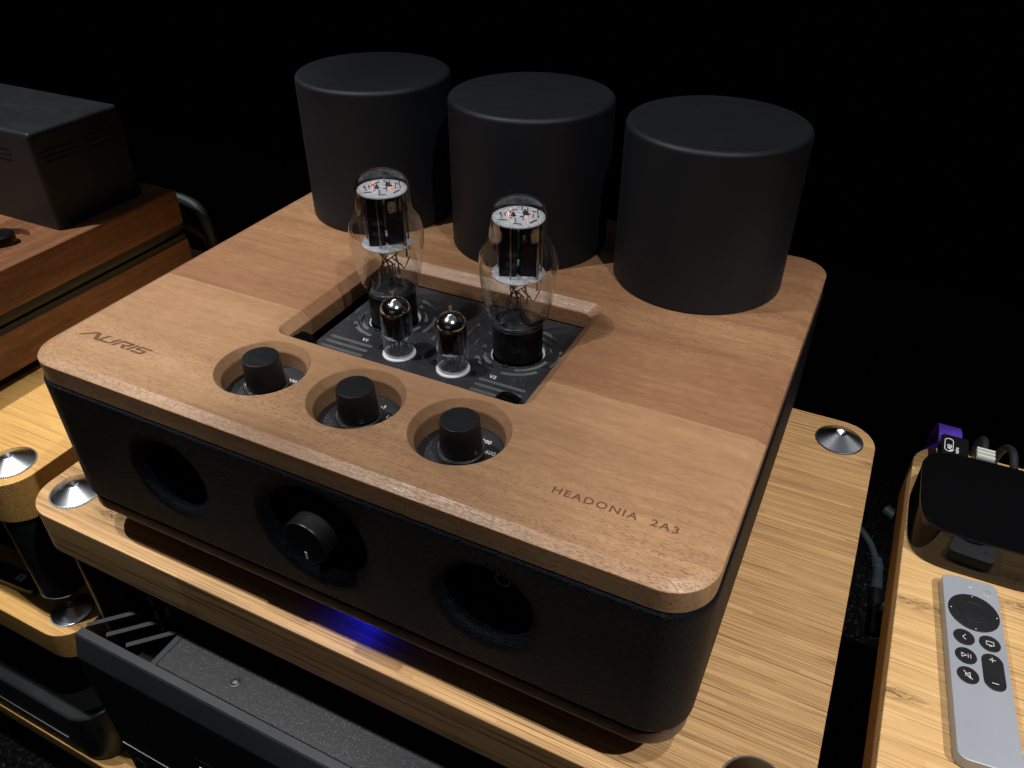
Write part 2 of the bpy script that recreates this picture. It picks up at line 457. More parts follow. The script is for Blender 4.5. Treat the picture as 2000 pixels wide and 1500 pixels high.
def rrect(x0, x1, y0, y1, r, z, n=8, inset=0.0):
    x0 += inset; x1 -= inset; y0 += inset; y1 -= inset; r = max(r - inset, 0.05)
    r = min(r, (x1 - x0) / 2 - 0.01, (y1 - y0) / 2 - 0.01)
    out = []
    for cx, cy, a0 in ((x1 - r, y0 + r, -90), (x1 - r, y1 - r, 0), (x0 + r, y1 - r, 90), (x0 + r, y0 + r, 180)):
        for k in range(n + 1):
            a = rad(a0 + 90 * k / n)
            out.append((cx + r * cos(a), cy + r * sin(a), z))
    return out

def slab_g(x0, x1, y0, y1, r, prof, n=10):
    """prof: list of (z, inset) from bottom to top"""
    return G().loft([rrect(x0, x1, y0, y1, r, z, n, ins) for z, ins in prof])

def bez(p, n=16):
    """smooth path through points (Catmull-Rom)"""
    P = [Vector(q) for q in p]; P = [2 * P[0] - P[1]] + P + [2 * P[-1] - P[-2]]; out = []
    for i in range(1, len(P) - 2):
        for k in range(n):
            t = k / n
            out.append(0.5 * ((2 * P[i]) + (P[i + 1] - P[i - 1]) * t + (2 * P[i - 1] - 5 * P[i] + 4 * P[i + 1] - P[i + 2]) * t * t + (3 * P[i] - P[i - 1] - 3 * P[i + 1] + P[i + 2]) * t ** 3))
    out.append(P[-2]); return [tuple(q) for q in out]

def to_mesh(name, g, mats, origin=(0, 0, 0), angle=32, flat=False):
    me = bpy.data.meshes.new(name)
    me.from_pydata([((v[0] - origin[0]) * S, (v[1] - origin[1]) * S, (v[2] - origin[2]) * S) for v in g.v], [], g.f)
    for m in (mats if isinstance(mats, (list, tuple)) else [mats]):
        me.materials.append(m)
    me.polygons.foreach_set('material_index', g.mi)
    bm = bmesh.new(); bm.from_mesh(me)
    bmesh.ops.recalc_face_normals(bm, faces=bm.faces)
    bm.to_mesh(me); bm.free()
    if not flat:
        weighted_normals(me, angle)
    return me

def weighted_normals(me, angle=32.0):
    """smooth shading whose normals follow the larger faces, so that narrow bevels do not tilt the flats"""
    me.polygons.foreach_set('use_smooth', [True] * len(me.polygons))
    ca = cos(rad(angle))
    nr = [p.normal.copy() for p in me.polygons]; ar = [p.area for p in me.polygons]
    inc = [[] for _ in me.vertices]
    for p in me.polygons:
        for v in p.vertices: inc[v].append(p.index)
    out = [None] * len(me.loops)
    for p in me.polygons:
        n0 = nr[p.index]
        for li in p.loop_indices:
            acc = Vector((0, 0, 0))
            for q in inc[me.loops[li].vertex_index]:
                if n0.dot(nr[q]) > ca: acc += nr[q] * ar[q]
            out[li] = tuple(acc.normalized()) if acc.length > 0 else tuple(n0)
    me.normals_split_custom_set(out)
    return me

class Thing:
    def __init__(s, name, label, cat, origin=(0, 0, 0), group=None):
        s.o = origin
        s.root = bpy.data.objects.new(name, None)
        col.objects.link(s.root)
        s.root.empty_display_size = 0.02
        s.root.location = Vector(origin) * S
        s.root['label'] = label; s.root['category'] = cat
        if group: s.root['group'] = group
    def add(s, name, g, mats, parent=None, label=None, angle=32, flat=False, kind=None):
        me = g if isinstance(g, bpy.types.Mesh) else to_mesh(name, g, mats, s.o, angle, flat)
        ob = bpy.data.objects.new(name, me)
        col.objects.link(ob)
        ob.parent = parent or s.root
        if label: ob['label'] = label
        if kind: ob['kind'] = kind
        return ob

def top(name, g, mats, label=None, cat=None, kind=None, group=None, origin=(0, 0, 0), angle=32):
    ob = bpy.data.objects.new(name, to_mesh(name, g, mats, origin, angle))
    ob.location = Vector(origin) * S
    col.objects.link(ob)
    if label: ob['label'] = label
    if cat: ob['category'] = cat
    if kind: ob['kind'] = kind
    if group: ob['group'] = group
    return ob

def boolean(me_a, cutters, op='DIFFERENCE'):
    """apply exact booleans through the depsgraph, no operators"""
    a = bpy.data.objects.new('work', me_a); col.objects.link(a)
    tmp = []
    for c in cutters:
        b = bpy.data.objects.new('cut', c); col.objects.link(b); tmp.append(b)
        m = a.modifiers.new('b', 'BOOLEAN'); m.object = b; m.operation = op; m.solver = 'EXACT'
        try: m.material_mode = 'TRANSFER'
        except Exception: pass
    dg = bpy.context.evaluated_depsgraph_get()
    res = bpy.data.meshes.new_from_object(a.evaluated_get(dg))
    for o in [a] + tmp: bpy.data.objects.remove(o)
    return res

def smooth_mesh(me, angle=32):
    return weighted_normals(me, angle)

def text_mesh(txt, size, M4, depth=0.12, spacing=1.0, sx=1.0, mat=None, bold=0.0, align='LEFT'):
    cu = bpy.data.curves.new('t', 'FONT')
    cu.body = txt; cu.size = size; cu.extrude = depth / 2; cu.space_character = spacing; cu.offset = bold; cu.align_x = align
    cu.resolution_u = 3
    ob = bpy.data.objects.new('t', cu); col.objects.link(ob)
    dg = bpy.context.evaluated_depsgraph_get()
    me = bpy.data.meshes.new_from_object(ob.evaluated_get(dg))
    bpy.data.objects.remove(ob)
    me.transform(Matrix.Diagonal((sx, 1, 1, 1)))
    me.transform(M4)
    me.transform(Matrix.Scale(S, 4))
    me.materials.clear(); me.materials.append(mat)
    return me
T = Matrix.Translation
def R(a, ax): return Matrix.Rotation(rad(a), 4, ax)

# ================================================================== setting
top('floor', G().box(-3000, 3500, -3500, 3000, -700, -655), M_carpet, kind='structure')
top('back_wall', G().box(-3000, 3500, 1700, 1720, -655, 2500), M_curtain, kind='structure')

# ================================================================== main amplifier
W, D = 430.0, 349.5
amp = Thing('tube_amplifier', 'large amplifier with brown wooden top, black leather body, glass tubes and three black cylinders', 'amplifier', (215, 175, -151.2))

slab = slab_g(0, W, 0, D, 24, [(-16.6, 0.6), (-16.0, 0.0), (-3.1, 0.0), (-2.75, 0.2), (-2.45, 0.8), (-0.22, 5.7), (-0.04, 6.2), (0.0, 6.9)], 14)
cuts = []
WELLS = [(144.9, 54.0), (212.5, 54.0), (279.5, 54.4)]
for wx, wy in WELLS:
    cuts.append(to_mesh('c', G().lathe([(24.9, -20), (24.9, -6.2), (25.2, -5.2), (27.9, -0.7), (28.5, 0.02), (28.9, 0.8)], 72, (wx, wy, 0)), M_front_wood, flat=True))
def pocket_loop(z, e, n=8):      # e: how far the opening is widened on the back and sides
    x0, x1, y0, y1 = 130.5 - e, 297.6 + e, 88.0, 205.6 + e
    return rrect(x0, x1, y0, y1, 7.5 + e * 0.3, z, n)
cuts.append(to_mesh('c', G().loft([pocket_loop(-20, 0), pocket_loop(-6.2, 0), pocket_loop(-5.4, 0.3), pocket_loop(-0.8, 5.6), pocket_loop(0.05, 6.6), pocket_loop(0.8, 6.9)]), M_front_wood, flat=True))
slab_me = boolean(to_mesh('s', slab, M_front_wood, flat=True), cuts)

def bisect_keep(me, y, keep_above, mat, name):
    bm = bmesh.new(); bm.from_mesh(me)
    res = bmesh.ops.bisect_plane(bm, geom=bm.verts[:] + bm.edges[:] + bm.faces[:], plane_co=(0, y * S, 0), plane_no=(0, 1, 0),
                                 clear_inner=keep_above, clear_outer=not keep_above)
    ed = [e for e in res['geom_cut'] if isinstance(e, bmesh.types.BMEdge)]
    bmesh.ops.triangle_fill(bm, edges=ed, use_beauty=True)
    out = bpy.data.meshes.new(name); bm.to_mesh(out); bm.free()
    out.transform(T(-Vector(amp.o) * S))
    out.materials.clear(); out.materials.append(mat)
    out.polygons.foreach_set('material_index', [0] * len(out.polygons))
    return smooth_mesh(out, 13)
JY = 117.3
amp.add('front_board', bisect_keep(slab_me, JY - 0.06, False, M_front_wood, 'front_board'), None, label='front board of the wooden top, paler and open grained')
amp.add('rear_board', bisect_keep(slab_me, JY + 0.06, True, M_rear_wood, 'rear_board'), None, label='rear board of the wooden top, redder')

# leather body with three dished ports
body = slab_g(-1.5, W + 1.5, -1.5, D + 1.5, 25.5, [(-110.6, 1.8), (-109.6, 0.5), (-108.2, 0), (-19.2, 0), (-18.0, 0.35), (-17.3, 1.1), (-17.0, 2.2)], 14)
def dish(cx, cz, r, flare, depth):
    pr = [(r * 0.999, -depth)]
    pr.append((r, -5.0))
    for k in range(13):
        a = k / 12 * pi / 2
        pr.append((r + flare * (1 - cos(a)) ** 0.9, -5.0 + 6.4 * sin(a)))
    pr.append((r + flare + 3, 1.62))
    return to_mesh('c', G().lathe([(q, w) for q, w in pr], 72, (cx, 0, cz), 'y'), M_leather, flat=True)
PORTS = [(107.8, -58.6, 22.8, 9.5), (215.3, -58.6, 31.0, 10), (323.0, -58.6, 23.4, 10)]
bm_body = boolean(to_mesh('b', body, M_leather, flat=True), [dish(x, z, r, fl, 26) for x, z, r, fl in PORTS] + [to_mesh('c', G().box(103, 327, 27.5, 215, -40, -10), M_leather, flat=True), to_mesh('c', G().box(103, 327, 18, 40, -25.2, -10.5), M_leather, flat=True)])
bm_body.transform(T(-Vector(amp.o) * S))
bm_body.materials.clear(); bm_body.materials.append(M_leather)
bm_body.polygons.foreach_set('material_index', [0] * len(bm_body.polygons))
leather_ob = amp.add('leather_body', smooth_mesh(bm_body, 28), None)
amp.add('shadow_gap', slab_g(3, W - 3, 3, D - 3, 22, [(-113.4, 0), (-110.2, 0)]), M_matt)
amp.add('base_rim', slab_g(0.2, W - 0.2, 0.2, D - 0.2, 24, [(-124.2, 1.4), (-123.5, 0.3), (-122.4, 0), (-114.2, 0), (-113.4, 0.4), (-113.1, 1.3)], 12), M_rim)
for fx, fy in ((50, 50), (W - 50, 50), (50, D - 50), (W - 50, D - 50)):
    amp.add('foot', G().lathe([(17, -151.1), (18.5, -149.5), (18.5, -126), (18, -124.3)], 32, (fx, fy, 0)), M_satin)
# port interiors
for (px, pz, r, fl), nm in zip(PORTS, 'lmr'):
    pan = amp.add('port_panel', G().lathe([(r - 0.2, -18), (r - 0.2, -16.2), (r - 0.8, -16.0)], 64, (px, 0, pz), 'y'), M_matt)
    if nm == 'r':
        for dx, dz in ((2.6, 5.0), (2.6, -13.0)):
            big = dz > 0
            amp.add('jack_socket', G().loft([[(px + dx + rr * cos(a), -yy + 0.0, pz + dz + rr * sin(a)) for a in [2 * pi * k / 32 for k in range(32)]]
                    for rr, yy in ((5.2, -16.1), (5.2, -13.8), (4.7, -13.2), (3.5, -13.2), (3.3, -14.0), (3.2, -24))], True, True), M_chrome if big else M_satin, parent=pan)
    if nm == 'l':
        amp.add('jack_socket', G().loft([[(px + 4 + rr * cos(a), -yy, pz - 11 + rr * sin(a)) for a in [2 * pi * k / 32 for k in range(32)]]
                for rr, yy in ((4.4, -16.1), (4.4, -14.6), (4.0, -14.2), (3.0, -14.2), (2.9, -22))], True, True), M_satin, parent=pan)
vk = amp.add('volume_knob', G().lathe([(14.2, -16.0), (14.5, -15.4), (14.5, 8.7), (14.1, 9.6), (13.4, 9.9)], 64, (215, 0, -57), 'y'), M_knob)
amp.add('pointer_mark', G().box(214.3, 215.7, -10.15, -9.8, -69.0, -63.6), M_print, parent=vk)

# plates in the wood top
def stadium(x0, y0, x1, y1, w, z0, z1, n=6):
    d = Vector((x1 - x0, y1 - y0, 0)).normalized(); nn = Vector((-d.y, d.x, 0)); lp = []
    base = math.atan2(d.y, d.x)
    for cx, cy, a0 in ((x1, y1, -pi / 2), (x0, y0, pi / 2)):
        for k in range(n + 1):
            a = base + a0 + pi * k / n
            lp.append((cx + w / 2 * cos(a), cy + w / 2 * sin(a)))
    return [[(x, y, z0) for x, y in lp], [(x, y, z1) for x, y in lp]]
def arc_slot(cx, cy, r, a0, a1, w, z0, z1, n=14):
    lp = []
    for k in range(n + 1):
        a = rad(a0 + (a1 - a0) * k / n); lp.append((cx + (r + w / 2) * cos(a), cy + (r + w / 2) * sin(a)))
    for k in range(1, 6):
        b = rad(a1) + pi * k / 6; c0 = (cx + r * cos(rad(a1)), cy + r * sin(rad(a1))); lp.append((c0[0] + w / 2 * cos(b), c0[1] + w / 2 * sin(b)))
    for k in range(n + 1):
        a = rad(a1 + (a0 - a1) * k / n); lp.append((cx + (r - w / 2) * cos(a), cy + (r - w / 2) * sin(a)))
    for k in range(1, 6):
        b = rad(a0) + pi + pi * k / 6; c0 = (cx + r * cos(rad(a0)), cy + r * sin(rad(a0))); lp.append((c0[0] + w / 2 * cos(b), c0[1] + w / 2 * sin(b)))
    return [[(x, y, z0) for x, y in lp], [(x, y, z1) for x, y in lp]]
ZP = -17.0
TUBES = [(167.6, 160.4), (262.9, 160.4)]
SMALL = [(194.8, 124.0), (235.0, 124.0)]
cg = G()
zc0, zc1 = ZP - 6, ZP + 3
for sgn, (cx, cy) in zip((-1, 1), TUBES):
    for r, a0, a1 in ((22.6, 23, 67), (22.6, -67, -11), (22.6, 191, 243), (22.6, 113, 167), (28.6, 46, 76), (28.4, -15, 21), (27.2, 275, 320), (27.2, 221, 259), (28.8, 158, 194), (28.6, 104, 134)):
        if sgn < 0: a0, a1 = 180 - a1, 180 - a0
        cg.loft(arc_slot(cx, cy, r, a0, a1, 2.7, zc0, zc1))
    cg.lathe([(18.7, zc0), (18.7, zc1)], 48, (cx, cy, 0))
    for yy in (121.8, 116.0, 110.2):
        if sgn < 0: cg.loft(stadium(142.4, yy, 173.8, yy, 2.4, zc0, zc1))
        else: cg.loft(stadium(255.6, yy, 285.6, yy, 2.4, zc0, zc1))
for (cx, cy) in SMALL: cg.lathe([(11.0, zc0), (11.0, zc1)], 40, (cx, cy, 0))
for xx in (206.0, 215.2, 224.4): cg.loft(stadium(xx, 148, xx, 177.5, 2.6, zc0, zc1))
plate0 = slab_g(137.4, 292.7, 88.2, 204.9, 1.0, [(ZP - 2.6, 0), (ZP - 0.25, 0), (ZP, 0.25)], 3)
pm = boolean(to_mesh('p', plate0, [M_plate, M_cut], flat=True), [to_mesh('c', cg, M_cut, flat=True)])
pm.transform(T(-Vector(amp.o) * S))
plate = amp.add('tube_plate', smooth_mesh(pm, 30), None)
amp.add('knob_plate', slab_g(112, 312, 22, 86.5, 3, [(ZP - 3.0, 0), (ZP, 0)], 3), M_plate)
amp.add('inner_chassis', slab_g(138.5, 291.5, 86.8, 204, 3, [(-23.5, 0), (-21.2, 0)], 3), M_void)
for (cx, cy) in TUBES:
    sk = amp.add('tube_socket', G().loft([[(cx + r * cos(2 * pi * k / 56), cy + r * sin(2 * pi * k / 56), z) for k in range(56)] for r, z in
               ((20.5, ZP - 4.1), (20.5, ZP - 3.1), (19.9, ZP - 2.8), (17.0, ZP - 2.8), (16.6, ZP - 3.2), (16.6, ZP - 4.1))], True, True), M_white)
    sk['label'] = 'white ceramic socket ring of a large tube'
for (cx, cy) in SMALL:
    sk = amp.add('tube_socket', G().loft([[(cx + r * cos(2 * pi * k / 48), cy + r * sin(2 * pi * k / 48), z) for k in range(48)] for r, z in
               ((10.9, ZP - 5), (10.9, ZP + 0.4), (10.4, ZP + 1.0), (9.0, ZP + 1.2), (7.6, ZP + 0.8), (7.0, ZP - 5))], True, True), M_white)
    sk['label'] = 'small white ceramic socket ring'
SCREWS = [(166.6, 140.9), (263.6, 140.9), (181.0, 124.2), (208.6, 124.4), (221.0, 124.2), (249.0, 124.4), (167.6, 180.2), (262.9, 180.2)]
sg0 = G().loft([[(r * cos(2 * pi * k / 20), r * sin(2 * pi * k / 20), z) for k in range(20)] for r, z in ((2.2, 0.0), (2.15, 0.35), (1.7, 0.95), (1.05, 1.15), (0.95, 0.5))], True, True)
sme = to_mesh('screw', sg0, M_satin)
for (x, y) in SCREWS:
    ob = amp.add('screw', sme, None, parent=plate)
    ob.location = (Vector((x, y, ZP)) - Vector(amp.o)) * S
# small black latches at the front corners of the pocket
for x0, x1, oy in ((133.6, 150.0, 0), (279.5, 296.2, 0)):
    xc, hw = (x0 + x1) / 2, (x1 - x0) / 2
    def dshape(y, hh, w, z0=ZP + 0.05):
        lp = [(xc - w, y, z0), (xc + w, y, z0)]
        for k in range(13):
            a = pi * k / 12
            lp.append((xc + w * cos(a) ** 1 if abs(cos(a)) > 1e-6 else xc, y, z0 + hh - w * 0.62 + w * 0.62 * sin(a)))
        return lp
    lt = amp.add('guard_latch', G().loft([dshape(88.6, 15.6, hw - .6), dshape(89.2, 16.2, hw), dshape(92.6, 16.2, hw), dshape(92.9, 14.2, hw - 1.6), dshape(94.4, 14.2, hw - 1.6), dshape(94.7, 15.6, hw), dshape(98.4, 15.6, hw), dshape(99.0, 14.8, hw - .7)]), M_gloss)
def local(me, o=amp.o):
    me.transform(T(-Vector(o) * S)); return me
amp.add('plate_print', local(text_mesh('V1', 4.4, T((163.8, 125.4, ZP + 0.1)), mat=M_print, bold=0.03)), None, parent=plate)
amp.add('plate_print', local(text_mesh('V2', 4.4, T((259.6, 125.2, ZP + 0.1)), mat=M_print, bold=0.03)), None, parent=plate)
# knobs in the wells
for i, ((wx, wy), (dx, dy)) in enumerate(zip(WELLS, ((139.4, 44.2), (222.9, 43.2), (289.6, 50.9)))):
    kx, ky = wx + 0.6, wy - 0.6
    kn = amp.add('control_knob', G().lathe([(11.3, -10.6), (11.75, -10.3), (11.7, -8), (11.1, 2), (10.95, 7.3), (10.6, 7.9), (10.1, 8.1)], 64, (kx, ky, 0)), M_knob)
    amp.add('knob_collar', G().lathe([(13.2, ZP + 0.05), (13.2, -12.4), (13.6, -12.2), (13.6, -11.5), (13.1, -11.0), (10.0, -10.9)], 64, (kx, ky, 0)), M_washer, parent=kn)
    a = math.atan2(dy - ky, dx - kx)
    c = Vector((kx + 11.75 * cos(a), ky + 11.75 * sin(a), -8.5)); nrm = Vector((cos(a), sin(a), 0)); tt = Vector((-sin(a), cos(a), 0))
    rg = G().loft([[tuple(c + nrm * d + (tt * cos(2 * pi * k / 14) + Vector((0, 0, 1)) * sin(2 * pi * k / 14)) * r) for k in range(14)] for r, d in ((1.35, -0.5), (1.35, 0.12), (0.9, 0.12), (0.8, -0.2))])
    amp.add('set_screw', rg, M_chrome, parent=kn)
def pr(txt, x, y, size=4.6):
    amp.add('scale_print', local(text_mesh(txt, size, T((x, y, ZP + 0.12)) @ R(0, 'Z'), mat=M_print, bold=0.02)), None)
pr('300', 284.2, 68.2, 4.2); pr('600', 290.6, 60.6, 4.2)
pr('300', 149.4, 66.2, 4.2); pr('-3', 216.2, 69.6, 4.0); pr('LO', 224.6, 62.8, 4.0)
pr('32', 273.0, 73.4, 3.6)

# engraved lettering on the wood
def poly_text(polys, mat, z=0.06):
    g = G()
    for lp in polys:
        g.loft([[(x, y, -0.05) for x, y in lp], [(x, y, z) for x, y in lp]])
    return g
def shear(pts, x0, y0, k=0.55):
    return [(x0 + x + k * y, y0 + y) for x, y in pts]
H = 7.0; t = 1.35
Lx = []
yb = 31.2; xb = 15.0
Lx.append([(15.0, yb), (25.2, yb + H), (29.2, yb + H), (32.6, yb), (29.0, yb), (26.4, yb + H - 1.6), (18.2, yb + 0.2)])            # A without bar
def U(x):
    return [shear(p, x, yb) for p in ([(0, 0.9), (3.0, 0.9 + 0), (3.0, H), (0, H)], [(0, 0), (11.0, 0), (11.0, 1.5), (0.3, 1.5)], [(8.2, 1.5), (11.0, 1.5), (11.0, H), (8.2, H)])]
def quad(*p): return list(p)
for lp in ([(0, 0), (2.4, 0), (2.4, H), (0, H)], [(2.4, 0), (9.6, 0), (9.6, 1.6), (2.4, 1.6)], [(9.6, 0.3), (12.0, 0.9), (12.0, H), (9.6, H)]):
    Lx.append(shear(lp, 30.2 + 1.4, yb))
for lp in ([(0, 0), (2.4, 0), (2.4, H), (0, H)], [(2.4, H - 1.5), (10.6, H - 1.5), (10.6, H), (2.4, H)], [(8.4, 2.4), (10.8, 2.9), (10.8, H - 0.6), (8.4, H - 1.5)], [(4.8, 2.4), (8.4, 2.4), (8.4, 3.8), (4.8, 3.8)], [(5.6, 2.4), (8.6, 2.4), (11.4, 0), (8.2, 0)]):
    Lx.append(shear(lp, 45.0, yb))
Lx.append(shear([(0, 0), (2.4, 0), (2.4, H), (0, H)], 57.4, yb))
for lp in ([(0, 0), (9.0, 0), (9.0, 1.5), (0, 1.5)], [(7.0, 1.5), (9.4, 1.1), (9.4, 3.6), (7.0, 3.0)], [(0.2, 2.9), (8.4, 2.9), (8.4, 4.2), (0.2, 4.2)], [(-0.4, 3.5), (1.9, 4.2), (1.9, 5.6), (-0.4, 6.2)], [(0.1, 5.6), (10.2, 5.6), (10.2, H), (0.1, H)]):
    Lx.append(shear(lp, 61.4, yb))
amp.add('engraved_lettering', poly_text([[(15 + (x - 15) * 0.965, y) for x, y in lp] for lp in Lx], M_engrave), M_engrave, flat=True)
amp.add('engraved_lettering', local(text_mesh('HEADONIA  2A3', 6.4, T((342.4, 32.6, 0.0)), depth=0.12, spacing=1.2, sx=1.17, mat=M_engrave, bold=0.11)), None)

# transformer covers
for cx, cyy in ((78.2, 287.7), (212.1, 286.2), (344.9, 284.6)):
    Rc = 59.1; prof = [(Rc - 0.8, 0.15), (Rc, 0.9), (Rc, 105.4)]
    for k in range(1, 9):
        a = k / 8 * pi / 2
        prof.append((Rc - 3.6 + 3.6 * cos(a), 105.4 + 3.6 * sin(a)))
    amp.add('transformer_cover', G().lathe(prof, 96, (cx, cyy, 0)), M_cover)
# blue lamp under the front edge
led = amp.add('indicator_lamp', G().lathe([(3.0, -126.0), (3.2, -125.2), (3.2, -124.3)], 24, (222, 22, 0)), M_led)
ll = bpy.data.lights.new('indicator_light', 'SPOT'); ll.energy = 0.03; ll.color = (0.004, 0.012, 1.0); ll.shadow_soft_size = 3 * S; ll.spot_size = rad(140); ll.spot_blend = 1.0
lo = bpy.data.objects.new('indicator_light', ll); col.objects.link(lo); lo.location = Vector((222, 22, -127.5)) * S

# ================================================================== large tubes
def big_tube(name, label, origin, spin):
    t = Thing(name, label, 'vacuum tube', (0, 0, 0), 'large vacuum tubes')
    t.add('bakelite_base', G().lathe([(15.6, -0.3), (16.2, 0.4), (16.2, 13.5), (16.2, 21.8), (15.9, 22.5), (15.0, 22.8)], 64), M_bakelite)
    env = [(15.6, 21.6), (16.8, 22.6), (16.9, 23.4), (16.5, 24.2), (17.2, 25.2), (18.6, 27.2), (20.0, 30), (21.0, 34), (22.0, 41), (22.9, 48), (23.7, 54), (24.2, 59), (24.35, 63), (24.15, 67), (23.5, 70.4), (22.2, 73.5), (20.4, 76.2), (18.9, 78.4), (17.9, 81), (17.5, 85), (17.3, 90), (17.1, 95), (16.5, 98.2), (14.9, 101.2), (12.1, 103.4), (8.6, 104.9), (4.6, 105.7), (0.01, 105.9)]
    t.add('glass_envelope', G().lathe(env, 72, cap0=False, cap1=False), M_glass, angle=180)
    ms = spin
    def rot(x, y):
        return (x * cos(ms) - y * sin(ms), x * sin(ms) + y * cos(ms))
    def disc(z, r, th, holes):
        g = G().lathe([(r, z), (r, z + th)], 48)
        return g
    for z, r in ((93.2, 15.7), (57.0, 16.4)):
        t.add('mica_disc', disc(z, r, 0.7, None), M_mica, flat=True)
    # slots and stubs on the mica
    g = G(); random.seed(3)
    for (x, y, lx, ly, a) in ((-9, -5, 5, 1.1, 0), (9, -6, 6, 1.2, 50), (-4, 9, 6, 1.2, 35), (8, 8, 4, 1.0, -20), (-11, 4, 3, 1.0, 80), (2, 0, 2.2, 1.5, 0), (-4.5, -2, 1.6, 1.0, 0), (5, 3.5, 4.2, 2.2, 20), (-6, 5.5, 4.0, 1.8, 20), (0, -10, 5, 1.0, -8), (11.5, 1, 3, 0.9, 90)):
        lp = []
        for sx, sy in ((-1, -1), (1, -1), (1, 1), (-1, 1)):
            px, py = sx * lx / 2, sy * ly / 2; aa = rad(a)
            lp.append(rot(x + px * cos(aa) - py * sin(aa), y + px * sin(aa) + py * cos(aa)))
        g.loft([[(p[0], p[1], 93.7) for p in lp], [(p[0], p[1], 94.05) for p in lp]])
    t.add('mica_slot', g, M_matt, flat=True, kind='stuff')
    g = G()
    for (x, y) in ((-8, 1), (8.5, -1), (1.5, 10), (-1.5, -8), (5, 6), (-10, -2), (11, 4), (3, -4)):
        p = rot(x, y); g.tube([(p[0], p[1], 93.5), (p[0], p[1], 96.0 + (x % 2))], 0.42, 6)
    for (x, y) in ((-3.2, 1.5), (3.4, 5.5)):
        p = rot(x, y); g.lathe([(1.7, 93.9), (0.3, 96.4)], 12, (p[0], p[1], 0))
    t.add('support_pin', g, M_wire, kind='stuff')
    for (x, y) in ((-6.5, -1.0), (-5.0, 5.2), (4.6, -4.6), (7.2, 1.8)):
        p = rot(x, y); pts = []
        for k in range(9):
            a = pi * k / 8; pts.append((p[0] + 0.6 * cos(a) * cos(ms), p[1] + 0.6 * cos(a) * sin(ms), 95.8 + 1.1 * sin(a)))
        pts = [(pts[0][0], pts[0][1], 94)] + pts + [(pts[-1][0], pts[-1][1], 94)]
        t.add('filament_hook', G().tube(pts, 0.12, 6), M_filament)
    def rbox(x0, x1, y0, y1, z0, z1, rr=1.6):
        lo_ = rrect(x0, x1, y0, y1, rr, 0, 4)
        lp = [rot(p[0], p[1]) for p in lo_]
        return G().loft([[(x, y, z0) for x, y in lp], [(x, y, z1) for x, y in lp]])
    t.add('anode_plate', rbox(-11.5, -0.8, -6.5, 5.5, 57.8, 93.1), M_anode)
    t.add('anode_plate', rbox(0.8, 12.6, -5.5, 6.5, 57.8, 93.1), M_anode)
    for (x, y, w) in ((12.0, -8.5, 0.7), (-13.0, 5.5, 0.7), (14.0, 2.0, 0.5), (-4, -10.2, 0.5), (4, 10.8, 0.6)):
        p = rot(x, y); t.add('support_rod', G().tube([(p[0], p[1], 50), (p[0], p[1], 93)], w, 8), M_wire)
    g = G().loft([[rot_ for rot_ in [(*rot(lx * cos(a), ly * sin(a)), z) for a in [2 * pi * k / 32 for k in range(32)]]] for lx, ly, z in
                  ((10.5, 10.5, 23.2), (9.4, 8.4, 24.6), (8.0, 5.0, 27), (8.0, 2.2, 33), (7.6, 1.6, 36.0))])
    t.add('glass_stem', g, M_glass, angle=60)
    random.seed(11)
    g = G()
    for k in range(9):
        x0 = -7 + 14 * k / 8; p0 = rot(x0 * 0.9, random.uniform(-.8, .8)); a = 2 * pi * k / 9 + 0.3
        p2 = rot(9.5 * cos(a) * random.uniform(.4, 1.1), 8.5 * sin(a)); p1 = rot(x0 + random.uniform(-1.2, 1.2), random.uniform(-2, 2))
        g.tube(bez([(p0[0], p0[1], 33), (p1[0] * .9, p1[1] * .9, 40 + random.uniform(-2, 3)), (p2[0], p2[1], 49), (p2[0], p2[1], 57.2)], 5), 0.42, 6)
    for k in range(3):
        a = k * 2.2; q = rot(8 * cos(a), 6 * sin(a)); q2 = rot(5 * cos(a + 1.3), 8 * sin(a + .9))
        g.tube([(q[0], q[1], 40 + k), (q2[0], q2[1], 43 + k * .8)], 0.35, 6)
        g.tube([(q[0] * .5, q[1] * .5, 24 + k), (q2[0] * .8, q2[1] * .8, 34)], 0.3, 6)
    p = rot(10, -7); p2 = rot(13.5, 1)
    g.tube([(rot(3, -2)[0], rot(3, -2)[1], 46), (p[0], p[1], 41), (p2[0], p2[1], 45)], 0.5, 6)
    t.add('lead_wire', g, M_wire, kind='stuff')
    # dark getter film on the neck
    gp = [(r * 0.975, z) for r, z in env if 77 <= z <= 93.5]
    t.add('getter_film', G().lathe(gp, 64, cap0=False, cap1=False), M_film, angle=180)
    # printed numbers on the base, facing the viewer
    me = text_mesh('2A3', 5.6, Matrix.Identity(4), depth=0.1, mat=M_faint)
    ang0 = math.atan2(-387, 185) + 0.12
    for v in me.vertices:
        x, y, z = v.co / S
        a = ang0 + (x - 6.0) / 16.25
        v.co = Vector(((16.24 + z) * cos(a), (16.24 + z) * sin(a), 8.6 + y)) * S
    t.add('base_print', me, None)
    t.root.location = Vector(origin) * S
    return t
big_tube('vacuum_tube', 'tall glass vacuum tube on the right of the pocket, its black base marked 2A3', (262.9, 160.4, ZP + 0.05), rad(22))
big_tube('vacuum_tube', 'tall glass vacuum tube on the left of the pocket, behind a small tube', (167.6, 160.4, ZP + 0.05), rad(34))

